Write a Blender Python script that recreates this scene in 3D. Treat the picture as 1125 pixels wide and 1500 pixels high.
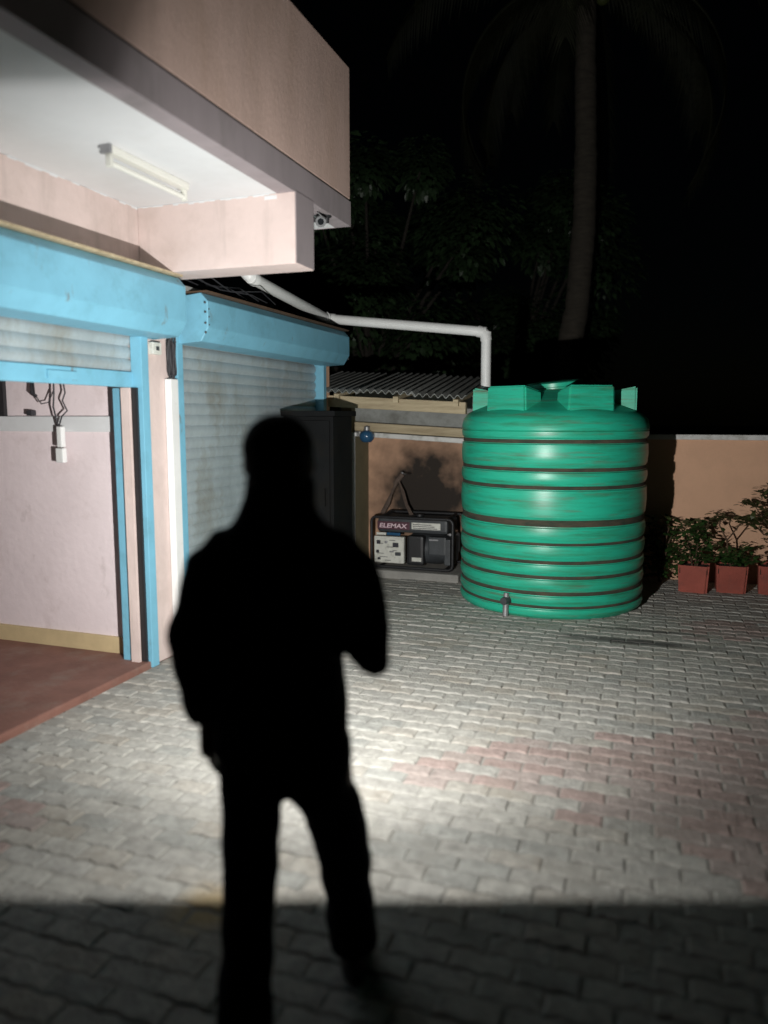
import bpy, bmesh, math, random
from mathutils import Vector, Matrix
random.seed(7)
R = math.radians
scene = bpy.context.scene
for o in list(bpy.data.objects): bpy.data.objects.remove(o)
COL = scene.collection

# ------------------------------------------------------------------ camera, sky, exposure
# world axes: +Y runs along the shop front away from the camera, +X points away from the shops
YAW, PITCH, EYE = R(19.2), R(7.1), 1.6
cam_d = bpy.data.cameras.new('camera'); cam = bpy.data.objects.new('camera', cam_d); COL.objects.link(cam)
cam.location = (0, 0, EYE); cam.rotation_euler = (R(90) - PITCH, 0, YAW)
cam_d.sensor_fit = 'HORIZONTAL'; cam_d.sensor_width = 36; cam_d.lens = 36 * 1126 / 1125
cam_d.clip_start = 0.05; cam_d.clip_end = 400
cam_d.dof.use_dof = True; cam_d.dof.focus_distance = 6.3; cam_d.dof.aperture_fstop = 1.1
scene.camera = cam
world = bpy.data.worlds.new('World'); scene.world = world; world.use_nodes = True
wn = world.node_tree.nodes; wl = world.node_tree.links
sky = wn.new('ShaderNodeTexSky'); sky.sky_type = 'NISHITA'; sky.sun_disc = False
sky.sun_elevation = R(12); sky.sun_rotation = R(200)
wl.new(sky.outputs[0], wn['Background'].inputs[0]); wn['Background'].inputs[1].default_value = 0.00012
sun_d = bpy.data.lights.new('moon', 'SUN'); sun_d.energy = 0.0008; sun_d.angle = R(0.5); sun_d.color = (.85, .92, 1)
sun = bpy.data.objects.new('moon', sun_d); COL.objects.link(sun)
sun.rotation_euler = (R(78), 0, R(-20)); sun.location = (0, -20, 20)
scene.view_settings.view_transform = 'Standard'; scene.view_settings.look = 'None'
scene.view_settings.exposure = 0; scene.view_settings.gamma = 1
LAMP_STRENGTH, LAMP_BEAM = 42000.0, 470.0
scene.render.engine = 'CYCLES'
scene.cycles.use_denoising = True
scene.cycles.max_bounces = 5; scene.cycles.diffuse_bounces = 2
scene.cycles.sample_clamp_indirect = 4

def cw(a, d, z=0.0):                       # camera-aligned ground frame: a to the right, d ahead
    return Vector((a*math.cos(YAW) - d*math.sin(YAW), a*math.sin(YAW) + d*math.cos(YAW), z))

# ------------------------------------------------------------------ materials
def mat(name, c, rough=.7, var=.12, scale=6, bump=0.0, bscale=60, c2=None, stain=None, sscale=2, spos=(.5, .7), metal=0, spec=.5, stretch=(1, 1, 1), coat=0, drip=None, dscale=5, dpos=(.6, .75), dstretch=(1, 1, .12), damt=1.0):
    m = bpy.data.materials.new(name); m.use_nodes = True
    n = m.node_tree.nodes; l = m.node_tree.links; b = n['Principled BSDF']
    b.inputs['Roughness'].default_value = rough; b.inputs['Metallic'].default_value = metal
    b.inputs['Specular IOR Level'].default_value = spec; b.inputs['Coat Weight'].default_value = coat
    geo = n.new('ShaderNodeNewGeometry'); mp = n.new('ShaderNodeMapping'); mp.inputs['Scale'].default_value = stretch
    l.new(geo.outputs['Position'], mp.inputs[0])
    nz = n.new('ShaderNodeTexNoise'); nz.inputs['Scale'].default_value = scale; nz.inputs['Detail'].default_value = 6; nz.inputs['Roughness'].default_value = .65
    l.new(mp.outputs[0], nz.inputs[0])
    cr = n.new('ShaderNodeValToRGB'); cr.color_ramp.elements[0].position = .3; cr.color_ramp.elements[1].position = .7
    a = c2 if c2 else tuple(max(0, v*(1-var*1.5)) for v in c)
    bb = tuple(min(.95, v*(1+var)) for v in c)
    cr.color_ramp.elements[0].color = (*a, 1); cr.color_ramp.elements[1].color = (*bb, 1)
    l.new(nz.outputs[0], cr.inputs[0]); out = cr.outputs[0]
    if stain:
        n2 = n.new('ShaderNodeTexNoise'); n2.inputs['Scale'].default_value = sscale; n2.inputs['Detail'].default_value = 8; n2.inputs['Roughness'].default_value = .7
        l.new(mp.outputs[0], n2.inputs[0])
        r2 = n.new('ShaderNodeValToRGB'); r2.color_ramp.elements[0].position = spos[0]; r2.color_ramp.elements[1].position = spos[1]
        l.new(n2.outputs[0], r2.inputs[0])
        mx = n.new('ShaderNodeMix'); mx.data_type = 'RGBA'
        l.new(r2.outputs[0], mx.inputs[0]); l.new(out, mx.inputs[6]); mx.inputs[7].default_value = (*stain, 1); out = mx.outputs[2]
    if drip:
        m4 = n.new('ShaderNodeMapping'); m4.inputs['Scale'].default_value = dstretch; m4.inputs['Location'].default_value = (3.1, 7.7, 1.9); l.new(geo.outputs['Position'], m4.inputs[0])
        n4 = n.new('ShaderNodeTexNoise'); n4.inputs['Scale'].default_value = dscale; n4.inputs['Detail'].default_value = 7; n4.inputs['Roughness'].default_value = .6
        l.new(m4.outputs[0], n4.inputs[0])
        r4 = n.new('ShaderNodeValToRGB'); r4.color_ramp.elements[0].position = dpos[0]; r4.color_ramp.elements[1].position = dpos[1]; r4.color_ramp.elements[1].color = (damt, damt, damt, 1)
        l.new(n4.outputs[0], r4.inputs[0])
        m5 = n.new('ShaderNodeMix'); m5.data_type = 'RGBA'; l.new(r4.outputs[0], m5.inputs[0]); l.new(out, m5.inputs[6]); m5.inputs[7].default_value = (*drip, 1); out = m5.outputs[2]
    l.new(out, b.inputs['Base Color'])
    if bump:
        n3 = n.new('ShaderNodeTexNoise'); n3.inputs['Scale'].default_value = bscale; n3.inputs['Detail'].default_value = 5
        l.new(mp.outputs[0], n3.inputs[0])
        bp = n.new('ShaderNodeBump'); bp.inputs['Strength'].default_value = bump; bp.inputs['Distance'].default_value = .01
        l.new(n3.outputs[0], bp.inputs['Height']); l.new(bp.outputs[0], b.inputs['Normal'])
    return m

def spot_stain(m, centre, radius, colour, power=1.0):     # a stain with a shape of its own (soot, oil) at a place
    n = m.node_tree.nodes; l = m.node_tree.links; b = n['Principled BSDF']
    src = b.inputs['Base Color'].links[0].from_socket
    geo = n.new('ShaderNodeNewGeometry'); sub = n.new('ShaderNodeVectorMath'); sub.operation = 'SUBTRACT'; sub.inputs[1].default_value = centre
    l.new(geo.outputs['Position'], sub.inputs[0])
    dv = n.new('ShaderNodeVectorMath'); dv.operation = 'DIVIDE'; dv.inputs[1].default_value = radius; l.new(sub.outputs[0], dv.inputs[0])
    ln = n.new('ShaderNodeVectorMath'); ln.operation = 'LENGTH'; l.new(dv.outputs[0], ln.inputs[0])
    nz = n.new('ShaderNodeTexNoise'); nz.inputs['Scale'].default_value = 5; nz.inputs['Detail'].default_value = 6; l.new(geo.outputs['Position'], nz.inputs[0])
    ad = n.new('ShaderNodeMath'); ad.operation = 'MULTIPLY_ADD'; ad.inputs[1].default_value = .9; l.new(nz.outputs[0], ad.inputs[0]); l.new(ln.outputs['Value'], ad.inputs[2])
    rp = n.new('ShaderNodeMapRange'); rp.inputs['From Min'].default_value = .8; rp.inputs['From Max'].default_value = 1.55; rp.inputs['To Min'].default_value = power; rp.inputs['To Max'].default_value = 0
    l.new(ad.outputs[0], rp.inputs['Value'])
    mx = n.new('ShaderNodeMix'); mx.data_type = 'RGBA'; l.new(rp.outputs[0], mx.inputs[0]); l.new(src, mx.inputs[6]); mx.inputs[7].default_value = (*colour, 1)
    l.new(mx.outputs[2], b.inputs['Base Color'])

M = {}
M['pink'] = mat('pink_paint', (.66, .54, .505), .8, .05, 3, .35, 22, stain=(.52, .42, .38), sscale=2.2, spos=(.5, .8), drip=(.36, .30, .27), dscale=7, dpos=(.55, .8), damt=.6)
M['pink_in'] = mat('interior_pink_paint', (.82, .71, .725), .75, .04, 2.5, .3, 18, stain=(.60, .49, .48), sscale=3, spos=(.55, .85), drip=(.40, .33, .31), dscale=9, dpos=(.62, .78), dstretch=(1, 1, .6), damt=.5)
M['white'] = mat('white_ceiling_paint', (.69, .70, .71), .8, .03, 2, .3, 14, stain=(.6, .6, .59), sscale=1.6, spos=(.52, .9))
M['mauve'] = mat('mauve_grey_paint', (.30, .26, .27), .75, .07, 5, .15, 90, stain=(.2, .18, .18), sscale=3, stretch=(1, 1, .3))
M['peach'] = mat('peach_render', (.58, .42, .36), .85, .07, 4, .35, 120, stain=(.46, .32, .25), sscale=1.8, spos=(.5, .8), stretch=(1, 1, .35), drip=(.22, .16, .13), dscale=5, dpos=(.55, .8), dstretch=(1, 1, .1), damt=.3)
M['orange'] = mat('orange_wall_paint', (.76, .46, .30), .85, .06, 3, .35, 40, stain=(.6, .34, .21), sscale=1.5, spos=(.55, .85))
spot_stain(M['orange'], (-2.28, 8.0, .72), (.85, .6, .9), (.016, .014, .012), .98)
M['coping'] = mat('white_coping', (.7, .7, .68), .8, .08, 6, .3, 70, stain=(.35, .34, .3), sscale=4)
M['blue'] = mat('blue_enamel', (.185, .455, .60), .5, .07, 4, .18, 16, stain=(.12, .30, .38), sscale=5, spos=(.52, .85), drip=(.16, .13, .10), dscale=11, dpos=(.64, .72), dstretch=(1, 1, .35), damt=.8)
M['zinc'] = mat('galvanised_slat', (.42, .49, .515), .5, .12, 5, .1, 90, stain=(.30, .30, .265), sscale=4, spos=(.5, .75), metal=.25, stretch=(1, 1, .35))
M['skirting'] = mat('yellow_skirting', (.60, .47, .27), .7, .08, 5, .1, 70)
M['redfloor'] = mat('red_cement_floor', (.22, .105, .08), .75, .15, 4, .35, 40, stain=(.26, .19, .155), sscale=2.5, spos=(.5, .75))
M['concrete'] = mat('rough_concrete', (.30, .29, .27), .9, .12, 6, .5, 60)
M['pvc'] = mat('white_pvc', (.78, .79, .78), .4, .04, 6, 0, stain=(.55, .54, .5), sscale=7, spos=(.6, .8))
M['wood'] = mat('weathered_timber', (.50, .42, .28), .8, .15, 4, .4, 40, c2=(.34, .27, .17), stretch=(.6, 6, 6))
M['sheet'] = mat('grey_fibre_cement', (.29, .30, .285), .9, .16, 5, .4, 60, stain=(.17, .17, .155), sscale=3)
M['olive'] = mat('olive_wall', (.19, .17, .10), .9, .12, 4, .4, 60)
M['tank'] = mat('green_polyethylene', (.022, .46, .295), .36, .08, 3, .04, 20, stain=(.035, .18, .085), sscale=2.0, spos=(.48, .74), stretch=(.8, .8, 11), drip=(.13, .11, .07), dscale=2.4, dpos=(.56, .74), dstretch=(.9, .9, 13), damt=.75)
M['groove_brown'] = mat('dark_brown_band', (.07, .052, .034), .9, .3, 8, .4, 60, c2=(.018, .035, .024), stretch=(1, 1, 4))
M['black'] = mat('black_metal', (.018, .018, .02), .5, .15, 6, .1, 60)
M['darkcab'] = mat('dark_steel_paint', (.006, .0065, .007), .8, .2, 4, .1, 50, stain=(.010, .009, .007), sscale=3, spec=.15)
M['darkgrey'] = mat('dark_grey_engine', (.05, .055, .06), .5, .2, 8, .2, 60)
M['steel'] = mat('worn_steel', (.35, .35, .36), .45, .12, 8, .1, 60, metal=.6)
M['panelwhite'] = mat('cream_plate', (.68, .68, .62), .5, .08, 14, 0, stain=(.3, .29, .24), sscale=16, spos=(.5, .8))
M['plum'] = mat('plum_plate', (.085, .03, .045), .5, .1, 6)
M['letter'] = mat('pale_lettering', (.72, .55, .6), .5, .05, 6)
M['darkprint'] = mat('dark_print', (.03, .03, .04), .6, .1, 6)
M['rope'] = mat('grey_brown_cable', (.14, .10, .08), .85, .2, 20, .3, 120)
M['wire'] = mat('black_cable', (.03, .03, .035), .6, .15, 20)
M['pot'] = mat('red_painted_pot', (.34, .075, .05), .7, .12, 6, .2, 60, stain=(.2, .06, .045), sscale=4)
M['soil'] = mat('dark_soil', (.035, .025, .018), .95, .3, 20, .6, 60)
M['leaf'] = mat('green_leaf', (.03, .07, .015), .5, .35, 9, 0, c2=(.02, .055, .012))
M['leaf2'] = mat('olive_leaf', (.055, .065, .02), .5, .35, 9, 0, c2=(.04, .05, .015))
M['treeleaf'] = mat('tree_leaf', (.022, .044, .017), .45, .4, 3, 0, c2=(.009, .02, .008))
M['frond'] = mat('palm_leaflet', (.014, .015, .007), .7, .35, 3, 0, c2=(.006, .008, .0035), spec=.2)
M['bark'] = mat('palm_bark', (.055, .047, .036), .9, .3, 6, .8, 30, stretch=(1, 1, 4))
M['darkbark'] = mat('dark_bark', (.022, .018, .014), .95, .25, 6, .6, 30)
M['twig'] = mat('brown_stem', (.10, .06, .035), .9, .2, 12, .3, 60)
M['earth'] = mat('bare_earth', (.14, .11, .08), .95, .25, 1.2, .4, 30)
M['bed'] = mat('joint_sand', (.31, .305, .28), .95, .15, 9, .4, 80, c2=(.25, .24, .215), stain=(.03, .028, .025), sscale=13, spos=(.58, .66))
M['cloth'] = mat('navy_black_jacket', (.010, .011, .017), .95, .2, 30, .25, 300, spec=.1)
M['trouser'] = mat('black_navy_trousers', (.009, .010, .018), .95, .2, 25, .25, 300, spec=.1)
M['skin'] = mat('dark_brown_skin', (.11, .055, .034), .6, .08, 12)
M['hair'] = mat('black_hair', (.008, .007, .007), .9, .3, 60, .7, 200, spec=.15)
M['shoe'] = mat('black_shoe', (.012, .012, .013), .5, .1, 12)
M['eye'] = mat('eye_white', (.6, .58, .55), .3, .02, 10)
M['bluelamp'] = mat('blue_glass', (.03, .10, .20), .2, .1, 10, coat=.5)
M['glassdark'] = mat('dark_lens', (.01, .012, .014), .08, .05, 10)
M['tube'] = mat('unlit_white_tube', (.72, .72, .66), .3, .03, 10)
GREYS = [mat('grey_block_%s' % n, c, .85, .22, 18, .8, 60, stain=s, sscale=2.6, spos=(.5, .78)) for n, c, s in (
    ('pale', (.41, .40, .365), (.29, .275, .245)), ('mid', (.385, .375, .345), (.26, .25, .22)), ('warm', (.40, .38, .34), (.29, .255, .205)), ('dull', (.345, .345, .32), (.23, .215, .19)))]
REDS = [mat('red_block_%s' % n, c, .85, .22, 18, .8, 60, stain=s, sscale=2.6, spos=(.5, .8)) for n, c, s in (
    ('rose', (.355, .275, .25), (.29, .24, .21)), ('worn', (.365, .31, .285), (.26, .225, .195)))]
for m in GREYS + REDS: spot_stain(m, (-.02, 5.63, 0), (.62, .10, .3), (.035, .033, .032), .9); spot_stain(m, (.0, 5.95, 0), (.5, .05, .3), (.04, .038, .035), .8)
for m in GREYS: spot_stain(m, (-1.30, 2.02, 0), (.16, .14, .3), (.50, .36, .17), .75)
M['chip'] = bpy.data.materials.new('led_chip_light'); M['chip'].use_nodes = True
_n = M['chip'].node_tree.nodes; _e = _n.new('ShaderNodeEmission'); _e.inputs[0].default_value = (1.0, .985, .95, 1); _e.inputs[1].default_value = LAMP_STRENGTH
M['chip'].node_tree.links.new(_e.outputs[0], _n['Material Output'].inputs[0])

# ------------------------------------------------------------------ mesh helpers
def box(bm, x0, x1, y0, y1, z0, z1, bev=0.0):
    r = bmesh.ops.create_cube(bm, size=1)
    vs = r['verts']
    for v in vs:
        v.co = Vector(((x0+x1)/2 + v.co.x*(x1-x0), (y0+y1)/2 + v.co.y*(y1-y0), (z0+z1)/2 + v.co.z*(z1-z0)))
    if bev:
        es = list({e for v in vs for e in v.link_edges})
        bmesh.ops.bevel(bm, geom=es, offset=bev, segments=2, affect='EDGES', profile=.6)
    return vs
def prism(bm, pts, axis, t0, t1):          # pts: 2D outline, extruded along axis
    def P(p, t): return {'x': (t, p[0], p[1]), 'y': (p[0], t, p[1]), 'z': (p[0], p[1], t)}[axis]
    a = [bm.verts.new(P(p, t0)) for p in pts]; b = [bm.verts.new(P(p, t1)) for p in pts]
    n = len(pts); bm.faces.new(a); bm.faces.new(b[::-1])
    for i in range(n): bm.faces.new((a[i], b[i], b[(i+1) % n], a[(i+1) % n]))
    bmesh.ops.recalc_face_normals(bm, faces=bm.faces)
def tube(bm, pts, rad, seg=12, cap=True):
    pts = [Vector(p) for p in pts]; n = len(pts)
    rad = rad if isinstance(rad, (list, tuple)) else [rad]*n
    rings = []; up = None
    for i, p in enumerate(pts):
        t = (pts[min(i+1, n-1)] - pts[max(i-1, 0)]).normalized()
        if up is None: up = t.orthogonal().normalized()
        up = (up - t*up.dot(t)).normalized(); s = t.cross(up)
        rr = rad[i]; ra, rb = rr if isinstance(rr, (list, tuple)) else (rr, rr)
        rings.append([bm.verts.new(p + up*math.cos(2*math.pi*k/seg)*ra + s*math.sin(2*math.pi*k/seg)*rb) for k in range(seg)])
    for i in range(n-1):
        for k in range(seg): bm.faces.new((rings[i][k], rings[i][(k+1) % seg], rings[i+1][(k+1) % seg], rings[i+1][k]))
    if cap:
        bm.faces.new(rings[0][::-1]); bm.faces.new(rings[-1])
def loft(bm, rings, seg=24):                # rings: (cx, cy, z, rx, ry)
    rs = [[bm.verts.new((cx + rx*math.cos(2*math.pi*k/seg), cy + ry*math.sin(2*math.pi*k/seg), z)) for k in range(seg)] for cx, cy, z, rx, ry in rings]
    for a, b in zip(rs, rs[1:]):
        for k in range(seg): bm.faces.new((a[k], a[(k+1) % seg], b[(k+1) % seg], b[k]))
    bm.faces.new(rs[0][::-1]); bm.faces.new(rs[-1])
def lathe(bm, prof, seg=64, c=(0, 0, 0)):
    rs = [[bm.verts.new((c[0]+r*math.cos(2*math.pi*k/seg), c[1]+r*math.sin(2*math.pi*k/seg), c[2]+z)) for k in range(seg)] for r, z in prof]
    for a, b in zip(rs, rs[1:]):
        for k in range(seg): bm.faces.new((a[k], a[(k+1) % seg], b[(k+1) % seg], b[k]))
    bm.faces.new(rs[0][::-1]); bm.faces.new(rs[-1])
def ball(bm, c, r, u=20, v=12):
    r = r if isinstance(r, (tuple, list)) else (r, r, r)
    bmesh.ops.create_uvsphere(bm, u_segments=u, v_segments=v, radius=1, matrix=Matrix.Translation(c) @ Matrix.Diagonal((*r, 1)))
def arc(c, r, a0, a1, n, ax='xz'):
    out = []
    for i in range(n+1):
        t = a0 + (a1-a0)*i/n; p = [c[0], c[1], c[2]]
        p['xyz'.index(ax[0])] += r*math.cos(t); p['xyz'.index(ax[1])] += r*math.sin(t); out.append(tuple(p))
    return out
def link(name, me, material, parent=None, smooth=False):
    if material and not me.materials: me.materials.append(material)
    if smooth:
        for p in me.polygons: p.use_smooth = True
    o = bpy.data.objects.new(name, me); COL.objects.link(o)
    if parent: o.parent = parent
    return o
def obj(name, bm, material, parent=None, smooth=False, sharp=None):
    me = bpy.data.meshes.new(name); bm.to_mesh(me); bm.free()
    o = link(name, me, material, parent, smooth)
    if smooth and sharp: me.set_sharp_from_angle(angle=R(sharp))
    return o
def B(name, material, parent, *boxes, bev=0.0):
    bm = bmesh.new()
    for b in boxes: box(bm, *b, bev=bev)
    return obj(name, bm, material, parent)
def T(name, material, parent, pts, rad, seg=12):
    bm = bmesh.new(); tube(bm, pts, rad, seg); return obj(name, bm, material, parent, True, 50)
def tag(o, label=None, cat=None, group=None, kind=None):
    if label: o['label'] = label
    if cat: o['category'] = cat
    if group: o['group'] = group
    if kind: o['kind'] = kind
    return o
def thing(name, label, cat, loc=(0, 0, 0), rz=0, group=None):
    o = bpy.data.objects.new(name, None); COL.objects.link(o); o.location = loc; o.rotation_euler.z = rz; o.empty_display_size = .1
    return tag(o, label, cat, group)
def remeshed(bm, voxel, smooth=6):
    me = bpy.data.meshes.new('tmp'); bmesh.ops.recalc_face_normals(bm, faces=bm.faces); bm.to_mesh(me); bm.free()
    t = bpy.data.objects.new('tmp', me); COL.objects.link(t)
    m = t.modifiers.new('r', 'REMESH'); m.mode = 'VOXEL'; m.voxel_size = voxel
    s = t.modifiers.new('s', 'SMOOTH'); s.iterations = smooth; s.factor = .5
    dg = bpy.context.evaluated_depsgraph_get(); out = bpy.data.meshes.new_from_object(t.evaluated_get(dg))
    bpy.data.objects.remove(t); bpy.data.meshes.remove(me); return out

# ------------------------------------------------------------------ ground and paving
bm = bmesh.new(); bmesh.ops.create_grid(bm, x_segments=8, y_segments=8, size=150)
g = obj('ground', bm, M['earth']); g.location.z = -.09; tag(g, kind='structure')
pave = B('paved_yard', M['bed'], None, (-3.0, 4.6, -1.6, 8.0, -.085, -.0055)); tag(pave, kind='structure')
BL, BW, GAP, AMP = .19, .095, .006, .011
def block_outline(inset):
    xs = [0, BL/4, BL/2, BL*3/4, BL]; off = [0, AMP, 0, AMP, 0]
    cx, cy = BL/2, BW/2
    lo = [(x, o) for x, o in zip(xs, off)]; hi = [(x, BW+o) for x, o in zip(xs, off)][::-1]
    out = []
    for i, (x, y) in enumerate(lo + hi):
        ix = x + (inset if x < 1e-6 else (-inset if x > BL-1e-6 else 0)); iy = y + (inset if i < 5 else -inset)
        out.append((ix-cx, iy-cy))
    return out
def add_block(bm, m=Matrix.Identity(4), mi=0):
    a, b = block_outline(GAP/2), block_outline(GAP/2+.008)
    v0 = [bm.verts.new(m @ Vector((x, y, -.03))) for x, y in a]; v1 = [bm.verts.new(m @ Vector((x, y, -.004))) for x, y in a]
    v2 = [bm.verts.new(m @ Vector((x, y, 0))) for x, y in b]; n = len(a); fs = [bm.faces.new(v2)]
    for i in range(n):
        j = (i+1) % n; fs.append(bm.faces.new((v0[i], v0[j], v1[j], v1[i]))); fs.append(bm.faces.new((v1[i], v1[j], v2[j], v2[i])))
    for f in fs: f.material_index = mi
PM = GREYS + REDS
block_me = []
for m in PM:
    bm = bmesh.new(); add_block(bm); me = bpy.data.meshes.new('paving_block'); bm.to_mesh(me); bm.free(); me.materials.append(m); block_me.append(me)
def inpoly(x, y, poly):
    c = False; n = len(poly)
    for i in range(n):
        x0, y0 = poly[i]; x1, y1 = poly[(i+1) % n]
        if (y0 > y) != (y1 > y) and x < (x1-x0)*(y-y0)/(y1-y0)+x0: c = not c
    return c
RED1 = [(-1.05, 3.14), (-.62, 3.62), (-.1, 3.88), (.63, 4.42), (2.2, 5.4), (4.5, 6.6), (4.5, 3.4), (1.6, 2.2), (.72, 2.2), (.42, 2.62), (.1, 2.95), (-.35, 3.1)]
RED2 = [(-2.9, 1.9), (-2.2, 2.05), (-2.0, 2.4), (-2.9, 2.5)]
RED3 = [(.35, 5.75), (1.2, 6.3), (1.3, 6.7), (.3, 6.4)]
def visible(p):
    q = p - Vector((0, 0, EYE)); d = -math.sin(YAW)*q.x + math.cos(YAW)*q.y; a = math.cos(YAW)*q.x + math.sin(YAW)*q.y
    w = d*math.cos(PITCH) - q.z*math.sin(PITCH); u = q.z*math.cos(PITCH) + d*math.sin(PITCH)
    if w <= .2: return None
    px, py = 562 + 1126*a/w, 750 - 1126*u/w
    if not (-30 < px < 1155 and py < 1530): return None
    if 300 < px < 500 and py < 1150: return None
    return d
blocks = []
row = 0; y = -1.55
while y < 7.95:
    x = -2.88 + (BL/2 if row % 2 else 0)
    while x < 4.5:
        r = random.random()
        red = inpoly(x+random.uniform(-.1, .1), y+random.uniform(-.05, .05), RED1) or inpoly(x, y, RED3) or (inpoly(x, y, RED2) and r < .7)
        mi = (4 if random.random() < .5 else 5) if red else (0 if r < .4 else 1 if r < .68 else 2 if r < .88 else 3)
        if red and random.random() < .1: mi = random.choice((1, 2))
        p = Vector((x, y, random.uniform(-.004, .004)))
        blocks.append((visible(p) or 99, p, (random.gauss(0, .009), random.gauss(0, .009), random.gauss(0, .016)), mi)); x += BL
    y += BW; row += 1
blocks.sort(key=lambda b: b[0])
from mathutils import Euler
for d, p, e, mi in blocks[:300]:
    o = bpy.data.objects.new('paving_block', block_me[mi]); COL.objects.link(o); o.parent = pave; o.location = p; o.rotation_euler = e
bm = bmesh.new()
for d, p, e, mi in blocks[300:]: add_block(bm, Matrix.Translation(p) @ Euler(e).to_matrix().to_4x4(), mi)
me = bpy.data.meshes.new('paving_blocks'); bm.to_mesh(me); bm.free()
for m in PM: me.materials.append(m)
tag(link('paving_blocks', me, None, pave), kind='stuff')
tag(B('shop_floor', M['redfloor'], None, (-5.6, -2.98, -1.6, 4.10, -.05, .04), bev=.012), kind='structure')

# ------------------------------------------------------------------ main building with the overhanging upper floor
XF, XC, ZS, YB, YE = -3.0, -1.95, 2.852, 4.08, 4.93
bld = thing('shop_building', 'pink shop building with overhanging peach upper floor and white soffit', 'building', (XF, 4.2, 0))
def child(o, p): o.parent = p; o.matrix_parent_inverse = Matrix.Translation(p.location).inverted() if p.rotation_euler.z == 0 else (Matrix.Translation(p.location) @ Matrix.Rotation(p.rotation_euler.z, 4, 'Z')).inverted(); return o
def PB(name, m, par, *bx, bev=0.0): return child(B(name, m, None, *bx, bev=bev), par)
def PT(name, m, par, pts, rad, seg=12): return child(T(name, m, None, pts, rad, seg), par)
# facade above the shutters, pillar, partition and room
PB('upper_wall', M['pink'], bld, (XF-.2, XF, -1.6, 4.40, 2.16, ZS-.004))
PB('pillar', M['pink'], bld, (XF-.16, XF, 4.03, 4.40, 0, 2.16))
PB('wall_end', M['pink'], bld, (XF-.2, XF, -1.6, .9, .034, 2.16))
part = PB('partition_wall', M['pink_in'], bld, (-5.6, XF-.16, 4.105, 4.25, .0, 2.66))
PB('skirting', M['skirting'], bld, (-5.58, XF-.181, 4.088, 4.105, .034, .15))
PB('dado_rail', M['white'], bld, (-5.58, XF-.19, 4.082, 4.105, 1.50, 1.60), bev=.004)
PB('rear_wall', M['pink_in'], bld, (-5.75, -5.6, -1.6, 4.25, 0, 2.66))
PB('side_wall', M['pink_in'], bld, (-5.6, XF-.2, -1.75, -1.6, 0, 2.66))
PB('room_ceiling', M['white'], bld, (-5.6, XF-.2, -1.6, 4.105, 2.60, 2.66))
# slab, fascia, parapet
PB('soffit_slab', M['white'], bld, (-5.75, XC-.11, -1.6, YE-.12, ZS, 3.0))
PB('soffit_slab', M['white'], bld, (XF, XC-.11, YE-.12, YE-.004, ZS, 3.0))
PB('fascia', M['mauve'], bld, (XC-.11, XC, -1.6, YE, ZS-.003, 3.006))
PB('drip_groove', M['black'], bld, (XC-.11, XC-.012, -1.6, YE-.012, 3.006, 3.024))
PB('parapet', M['peach'], bld, (XC-.12, XC-.004, -1.6, YE-.006, 3.024, 3.835))
PB('parapet', M['peach'], bld, (XF, XC-.12, YE-.13, YE-.006, 3.0, 3.835))
PB('end_fascia', M['mauve'], bld, (XF, XC-.11, YE-.004, YE+.004, ZS-.003, 3.0))
PB('upper_floor_wall', M['peach'], bld, (-5.75, XF-.35, -1.6, 4.2, 3.0, 6.0))
# dropped beam across the soffit
bmb = bmesh.new(); box(bmb, XF, XC-.002, YB, YB+.25, 2.46, ZS+.002, bev=.006)
child(obj('dropped_beam', bmb, M['pink']), bld)
PB('beam_end_cap', M['mauve'], bld, (XC-.03, XC+.003, YB+.008, YB+.246, 2.466, ZS+.004))
# ragged white paint line where the ceiling meets the walls
bm = bmesh.new(); random.seed(3)
def ragged(bm, p0, p1, n, axis):
    for i in range(n):
        a = i/n; b = (i+1)/n; q0 = Vector(p0).lerp(Vector(p1), a); q1 = Vector(p0).lerp(Vector(p1), b); h = random.uniform(.002, .014)
        if axis == 'x': box(bm, q0.x, q1.x, q0.y-.002, q0.y+.001, ZS-h, ZS-.001)
        else: box(bm, q0.x-.001, q0.x+.002, q0.y, q1.y, ZS-h, ZS-.001)
ragged(bm, (XF+.003, YB, 0), (XC-.12, YB, 0), 26, 'x'); ragged(bm, (XF, .2, 0), (XF, YB-.002, 0), 70, 'y')
box(bm, XC-.19, XC-.112, YB-.003, YB+.001, ZS-.032, ZS-.012)
child(obj('paint_edge', bm, M['white']), bld)

# roller shutters
SLAT_H = .078
def slat_mesh(y0, y1):
    bm = bmesh.new(); pr = []
    for i in range(7):
        t = i/6; pr.append((.016*math.sin(math.pi*t)**.8, t*SLAT_H))
    a = [bm.verts.new((x, y0, z)) for x, z in pr] + [bm.verts.new((-.006, y0, SLAT_H)), bm.verts.new((-.006, y0, 0))]
    b = [bm.verts.new((v.co.x, y1, v.co.z)) for v in a]; n = len(a)
    bm.faces.new(a); bm.faces.new(b[::-1])
    for i in range(n): bm.faces.new((a[i], b[i], b[(i+1) % n], a[(i+1) % n]))
    bmesh.ops.recalc_face_normals(bm, faces=bm.faces)
    me = bpy.data.meshes.new('slat'); bm.to_mesh(me); bm.free(); me.materials.append(M['zinc']); return me
def shutter(par, y0, y1, ztop, zbot, label):
    sh = PB('roller_shutter', M['blue'], par, (XF-.075, XF-.035, y0, y1, zbot, zbot+.095), bev=.006); sh['label'] = label
    me = slat_mesh(y0+.005, y1-.005); z = zbot+.095; k = 0
    while z < ztop:
        o = bpy.data.objects.new('slat', me); COL.objects.link(o); o.location = (XF-.062+random.uniform(-.003, .003), 0, z); child(o, sh); z += SLAT_H; k += 1
    return sh
sh1 = shutter(bld, .92, 4.03, 2.2, 1.775, 'grey slatted roller shutter rolled most of the way up, blue bottom bar')
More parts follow.
